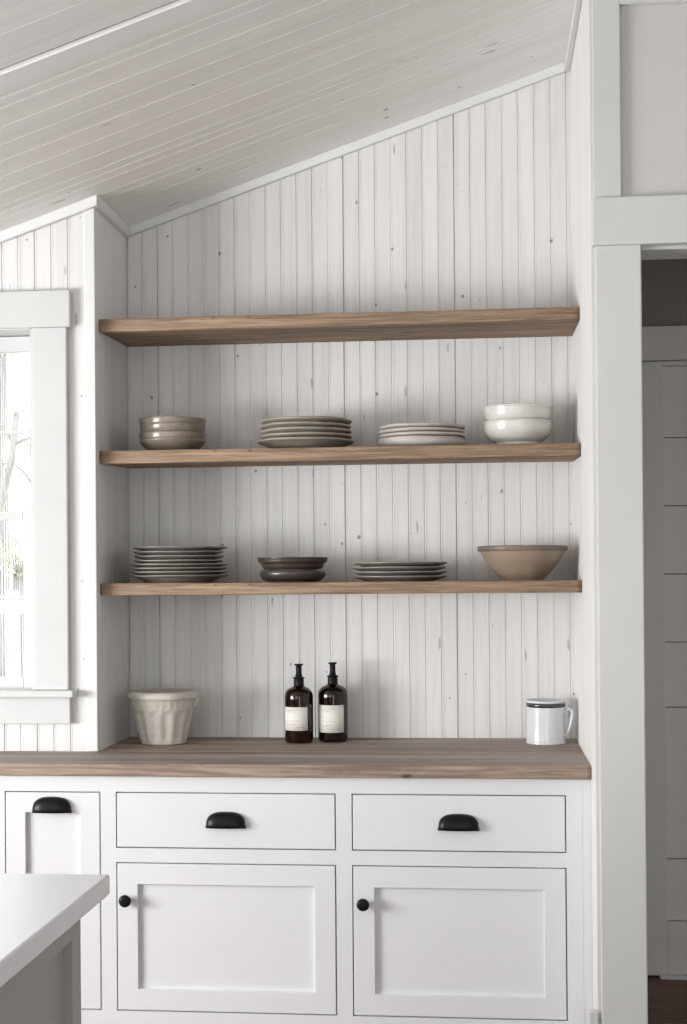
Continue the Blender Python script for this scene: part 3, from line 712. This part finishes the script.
# ---------------------------------------------------------------- amber pump bottles
def bottle(bx, by, R, hs, hn, label_a, label_z, h, label):
    bz = ZC + 0.0005
    t = thing('pump_bottle', (bx, by, bz), label, 'bottle', 'amber pump bottles on the worktop')
    bm = bmesh.new()
    lathe(bm, smooth_prof([(0, 0.004), (R * 0.7, 0.003), (R * 0.82, 0.0), (R * 0.93, 0.002), (R * 0.99, 0.008), (R, 0.016)], 4)[:-1] + [(R, 0.016), (R, 0.06), (R, 0.10), (R, hs - 0.012)] +
          smooth_prof([(R, hs - 0.010), (R * 0.985, hs), (R * 0.90, hs + 0.0115), (R * 0.70, hs + 0.020), (R * 0.44, hs + 0.0255), (0.0150, hs + 0.031), (0.0138, hs + 0.036)], 4) +
          [(0.0138, hn + 0.004), (0.011, hn + 0.004), (0, hn + 0.004)], c=(bx, by, bz), seg=64)
    obj('glass_body', bm, MT['amber'], t)
    c0 = bz + hn
    bm = bmesh.new()
    lathe(bm, [(0.0142, -0.006), (0.0155, -0.006), (0.0158, 0.0), (0.0158, 0.017), (0.0150, 0.0185), (0.0150, 0.0215), (0.0178, 0.0225), (0.0182, 0.0245), (0.0172, 0.0265), (0.011, 0.0275), (0, 0.0275)], c=(bx, by, c0), seg=40)
    obj('cap', bm, MT['black_plastic'], t)
    d = h - hn; pm = bmesh.new()
    lathe(pm, [(0.0, 0.0278), (0.0108, 0.0278), (0.0112, 0.032), (0.0095, 0.0345), (0.0088, d - 0.008), (0.0098, d - 0.0055), (0.0135, d - 0.0042), (0.0140, d - 0.002), (0.0132, d), (0.0, d + 0.0004)], c=(bx, by, c0), seg=36)
    vx, vy = 1.138 - bx, -3.82 - by; a0 = math.atan2(vy, vx)
    nz = c0 + d - 0.0085
    tube(pm, [(bx + math.cos(a0 + 0.05) * q, by + math.sin(a0 + 0.05) * q, nz - max(0, q - 0.022) * 0.35) for q in (0.006, 0.014, 0.022, 0.029)], [0.0042, 0.0042, 0.0038, 0.0034], 12)
    obj('pump_head', pm, MT['black_plastic'], t)
    def patch(a1, a2, z1, z2, r, nseg=24):
        q = bmesh.new(); A, C = [], []
        for i in range(nseg + 1):
            a = a0 + math.radians(a1 + (a2 - a1) * i / nseg)
            A.append([q.verts.new((bx + rr * math.cos(a), by + rr * math.sin(a), bz + z1)) for rr in (r, r - 0.0004)])
            C.append([q.verts.new((bx + rr * math.cos(a), by + rr * math.sin(a), bz + z2)) for rr in (r, r - 0.0004)])
        for i in range(nseg):
            for k in (0, 1): q.faces.new((A[i][k], A[i + 1][k], C[i + 1][k], C[i][k])).smooth = True
            q.faces.new((A[i][0], A[i + 1][0], A[i + 1][1], A[i][1])); q.faces.new((C[i][0], C[i + 1][0], C[i + 1][1], C[i][1]))
        for i in (0, nseg): q.faces.new((A[i][0], A[i][1], C[i][1], C[i][0]))
        return q
    lb = obj('paper_label', patch(label_a[0], label_a[1], label_z[0], label_z[1], R + 0.0007), MT['paper'], t)
    ink = bmesh.new(); rnd = random.Random(int(bx * 100)); zh = label_z[1] - label_z[0]; aw = label_a[1] - label_a[0]
    for fz, fa, fb, hh in ((0.86, 0.10, 0.62, 0.0011), (0.79, 0.10, 0.50, 0.0009), (0.56, 0.08, 0.93, 0.0007), (0.42, 0.10, 0.70, 0.0010), (0.27, 0.10, 0.55, 0.0009), (0.13, 0.52, 0.90, 0.0013)):
        a = fa
        while a < fb - 0.01:
            w = fb - a if hh == 0.0007 else min(rnd.uniform(0.04, 0.13), fb - a)
            merge(ink, patch(label_a[0] + aw * a, label_a[0] + aw * (a + w), label_z[0] + zh * fz - hh / 2, label_z[0] + zh * fz + hh / 2, R + 0.00105, 6)); a += w + 0.02
    obj('label_print', ink, MT['ink'], lb)
bottle(0.567, 0.4935, 0.0438, 0.146, 0.174, (-74, 37), (0.0395, 0.1115), 0.2415, 'amber glass pump bottle with cream label, the one nearer the crock')
bottle(0.669, 0.5240, 0.0462, 0.149, 0.177, (-69, 46), (0.0305, 0.1150), 0.2442, 'amber glass pump bottle with cream label, the one nearer the mug')

# ---------------------------------------------------------------- enamel mug
mx, my, mz = 1.3224, 0.4995, ZC + 0.0005
t = thing('mug', (mx, my, mz), 'white enamel mug with dark stripe under its rim at worktop right end', 'mug')
bm = bmesh.new()
lathe(bm, [(0, 0.002), (0.054, 0.002), (0.056, 0), (0.0605, 0.0), (0.0615, 0.003), (0.0592, 0.0075), (0.0585, 0.012), (0.0582, 0.05), (0.0580, 0.1105), (0.0580, 0.1235), (0.0592, 0.1245), (0.0600, 0.128), (0.0592, 0.1312), (0.0565, 0.1306), (0.0560, 0.12), (0.0560, 0.008), (0, 0.006)], c=(mx, my, mz), seg=72)
obj('mug_body', bm, MT['enamel'], t)
bm = bmesh.new()
lathe(bm, [(0.0578, 0.1105), (0.0590, 0.1110), (0.0594, 0.117), (0.0592, 0.1232), (0.0578, 0.1238)], c=(mx, my, mz), seg=72)
tag(obj('stripe', bm, MT['navy'], t), 'dark stripe')
bm = bmesh.new()
hp = [(0.056, 0.092), (0.064, 0.101), (0.072, 0.1045), (0.079, 0.101), (0.0815, 0.092), (0.080, 0.078), (0.0755, 0.060), (0.0700, 0.043), (0.0635, 0.030), (0.0565, 0.026)]
hp = smooth_prof(hp, 4); ha = -0.28
tube(bm, [(mx + r * math.cos(ha), my + r * math.sin(ha), mz + z) for r, z in hp], 0.0048, 12, flat=1.5)
obj('handle', bm, MT['enamel'], t)

# ---------------------------------------------------------------- garden outside the window
struct('ground', B(-30, 6, 1.9, 60, -0.75, -0.65), MT['gravel'], 'bright pale ground outside the window', 'ground')
def tree(name, base, top, r0, r1, label, branches):
    t = thing(name, base, label, 'tree', 'trees outside the window')
    bm = bmesh.new(); n = 9; rnd = random.Random(int(abs(base[0]) * 100)); bv, tv = Vector(base), Vector(top)
    tube(bm, [bv.lerp(tv, i / n) + Vector((rnd.uniform(-1, 1), 0, 0)) * 0.04 for i in range(n + 1)], [r0 + (r1 - r0) * i / n for i in range(n + 1)], 14)
    obj('trunk', bm, MT['bark'], t)
    for f, dx, dz, r in branches:
        bm = bmesh.new(); p = bv.lerp(tv, f)
        tube(bm, [p + Vector((dx * k / 5, 0.1 * k / 5, dz * k / 5 + 0.08 * math.sin(k))) for k in range(6)], [r * (1 - k / 7) for k in range(6)], 8)
        obj('branch', bm, MT['bark'], t)
tree('tree', (-2.76, 6.0, -0.65), (-2.165, 6.0, 2.62), 0.055, 0.022, 'pale grey leaning tree trunk in the upper window sash', [(0.70, -0.5, 0.12, 0.018), (0.93, -0.5, 0.30, 0.016), (0.93, 0.5, -0.10, 0.014)])
tree('tree', (-2.95, 8.5, -0.65), (-2.88, 8.5, 3.0), 0.03, 0.015, 'thin pale sapling beside the casing in the upper window sash', [(0.8, -0.5, 0.3, 0.012)])
def bush(x, y, z, r, label, n=240):
    bm = bmesh.new(); rnd = random.Random(int(abs(x) * 50))
    for i in range(n):
        v = Vector((rnd.gauss(0, 1), rnd.gauss(0, 1), rnd.gauss(0, 1))).normalized() * r * rnd.uniform(0.5, 1.0); v.z *= 1.3
        c = Vector((x, y, z)) + v; s = r * 0.16
        a = Vector((rnd.uniform(-1, 1), rnd.uniform(-1, 1), rnd.uniform(-1, 1))).normalized(); b_ = a.cross(Vector((0.3, 0.5, 0.8))).normalized()
        q = [bm.verts.new(c + p) for p in (a * s, b_ * s * 0.5, -a * s, -b_ * s * 0.5)]; bm.faces.new(q)
    t = thing('bush', (x, y, -0.65), label, 'bush')
    obj('foliage', bm, MT['leaf'], t, recalc=False)
    st = bmesh.new()
    for k in range(5): tube(st, [(x + 0.03 * k - 0.06, y, -0.65), (x + 0.015 * (k - 2), y, z - r * 0.4), (x + 0.02 * (k - 2), y, z + r * 0.3)], [0.010, 0.007, 0.004], 6)
    obj('stem', st, MT['bark'], t)
bush(-2.05, 5.6, 1.56, 0.13, 'yellow green bush seen behind the lower window sash')
bush(-2.75, 7.3, 3.4, 0.18, 'pale green foliage at the top of the window')
fc = thing('picket_fence', (-2.4, 4.2, -0.65), 'white picket fence outside the lower window sash', 'fence')
for k in range(18):
    x = -3.6 + k * 0.13; bm = bmesh.new(); box(bm, x, x + 0.075, 4.2, 4.225, -0.65, 1.36, bev=0.004)
    obj('picket', bm, MT['fence'], fc)
for z in (0.0, 1.22): obj('rail', B(-3.65, -1.3, 4.226, 4.26, z, z + 0.08, bev=0.004), MT['fence'], fc)
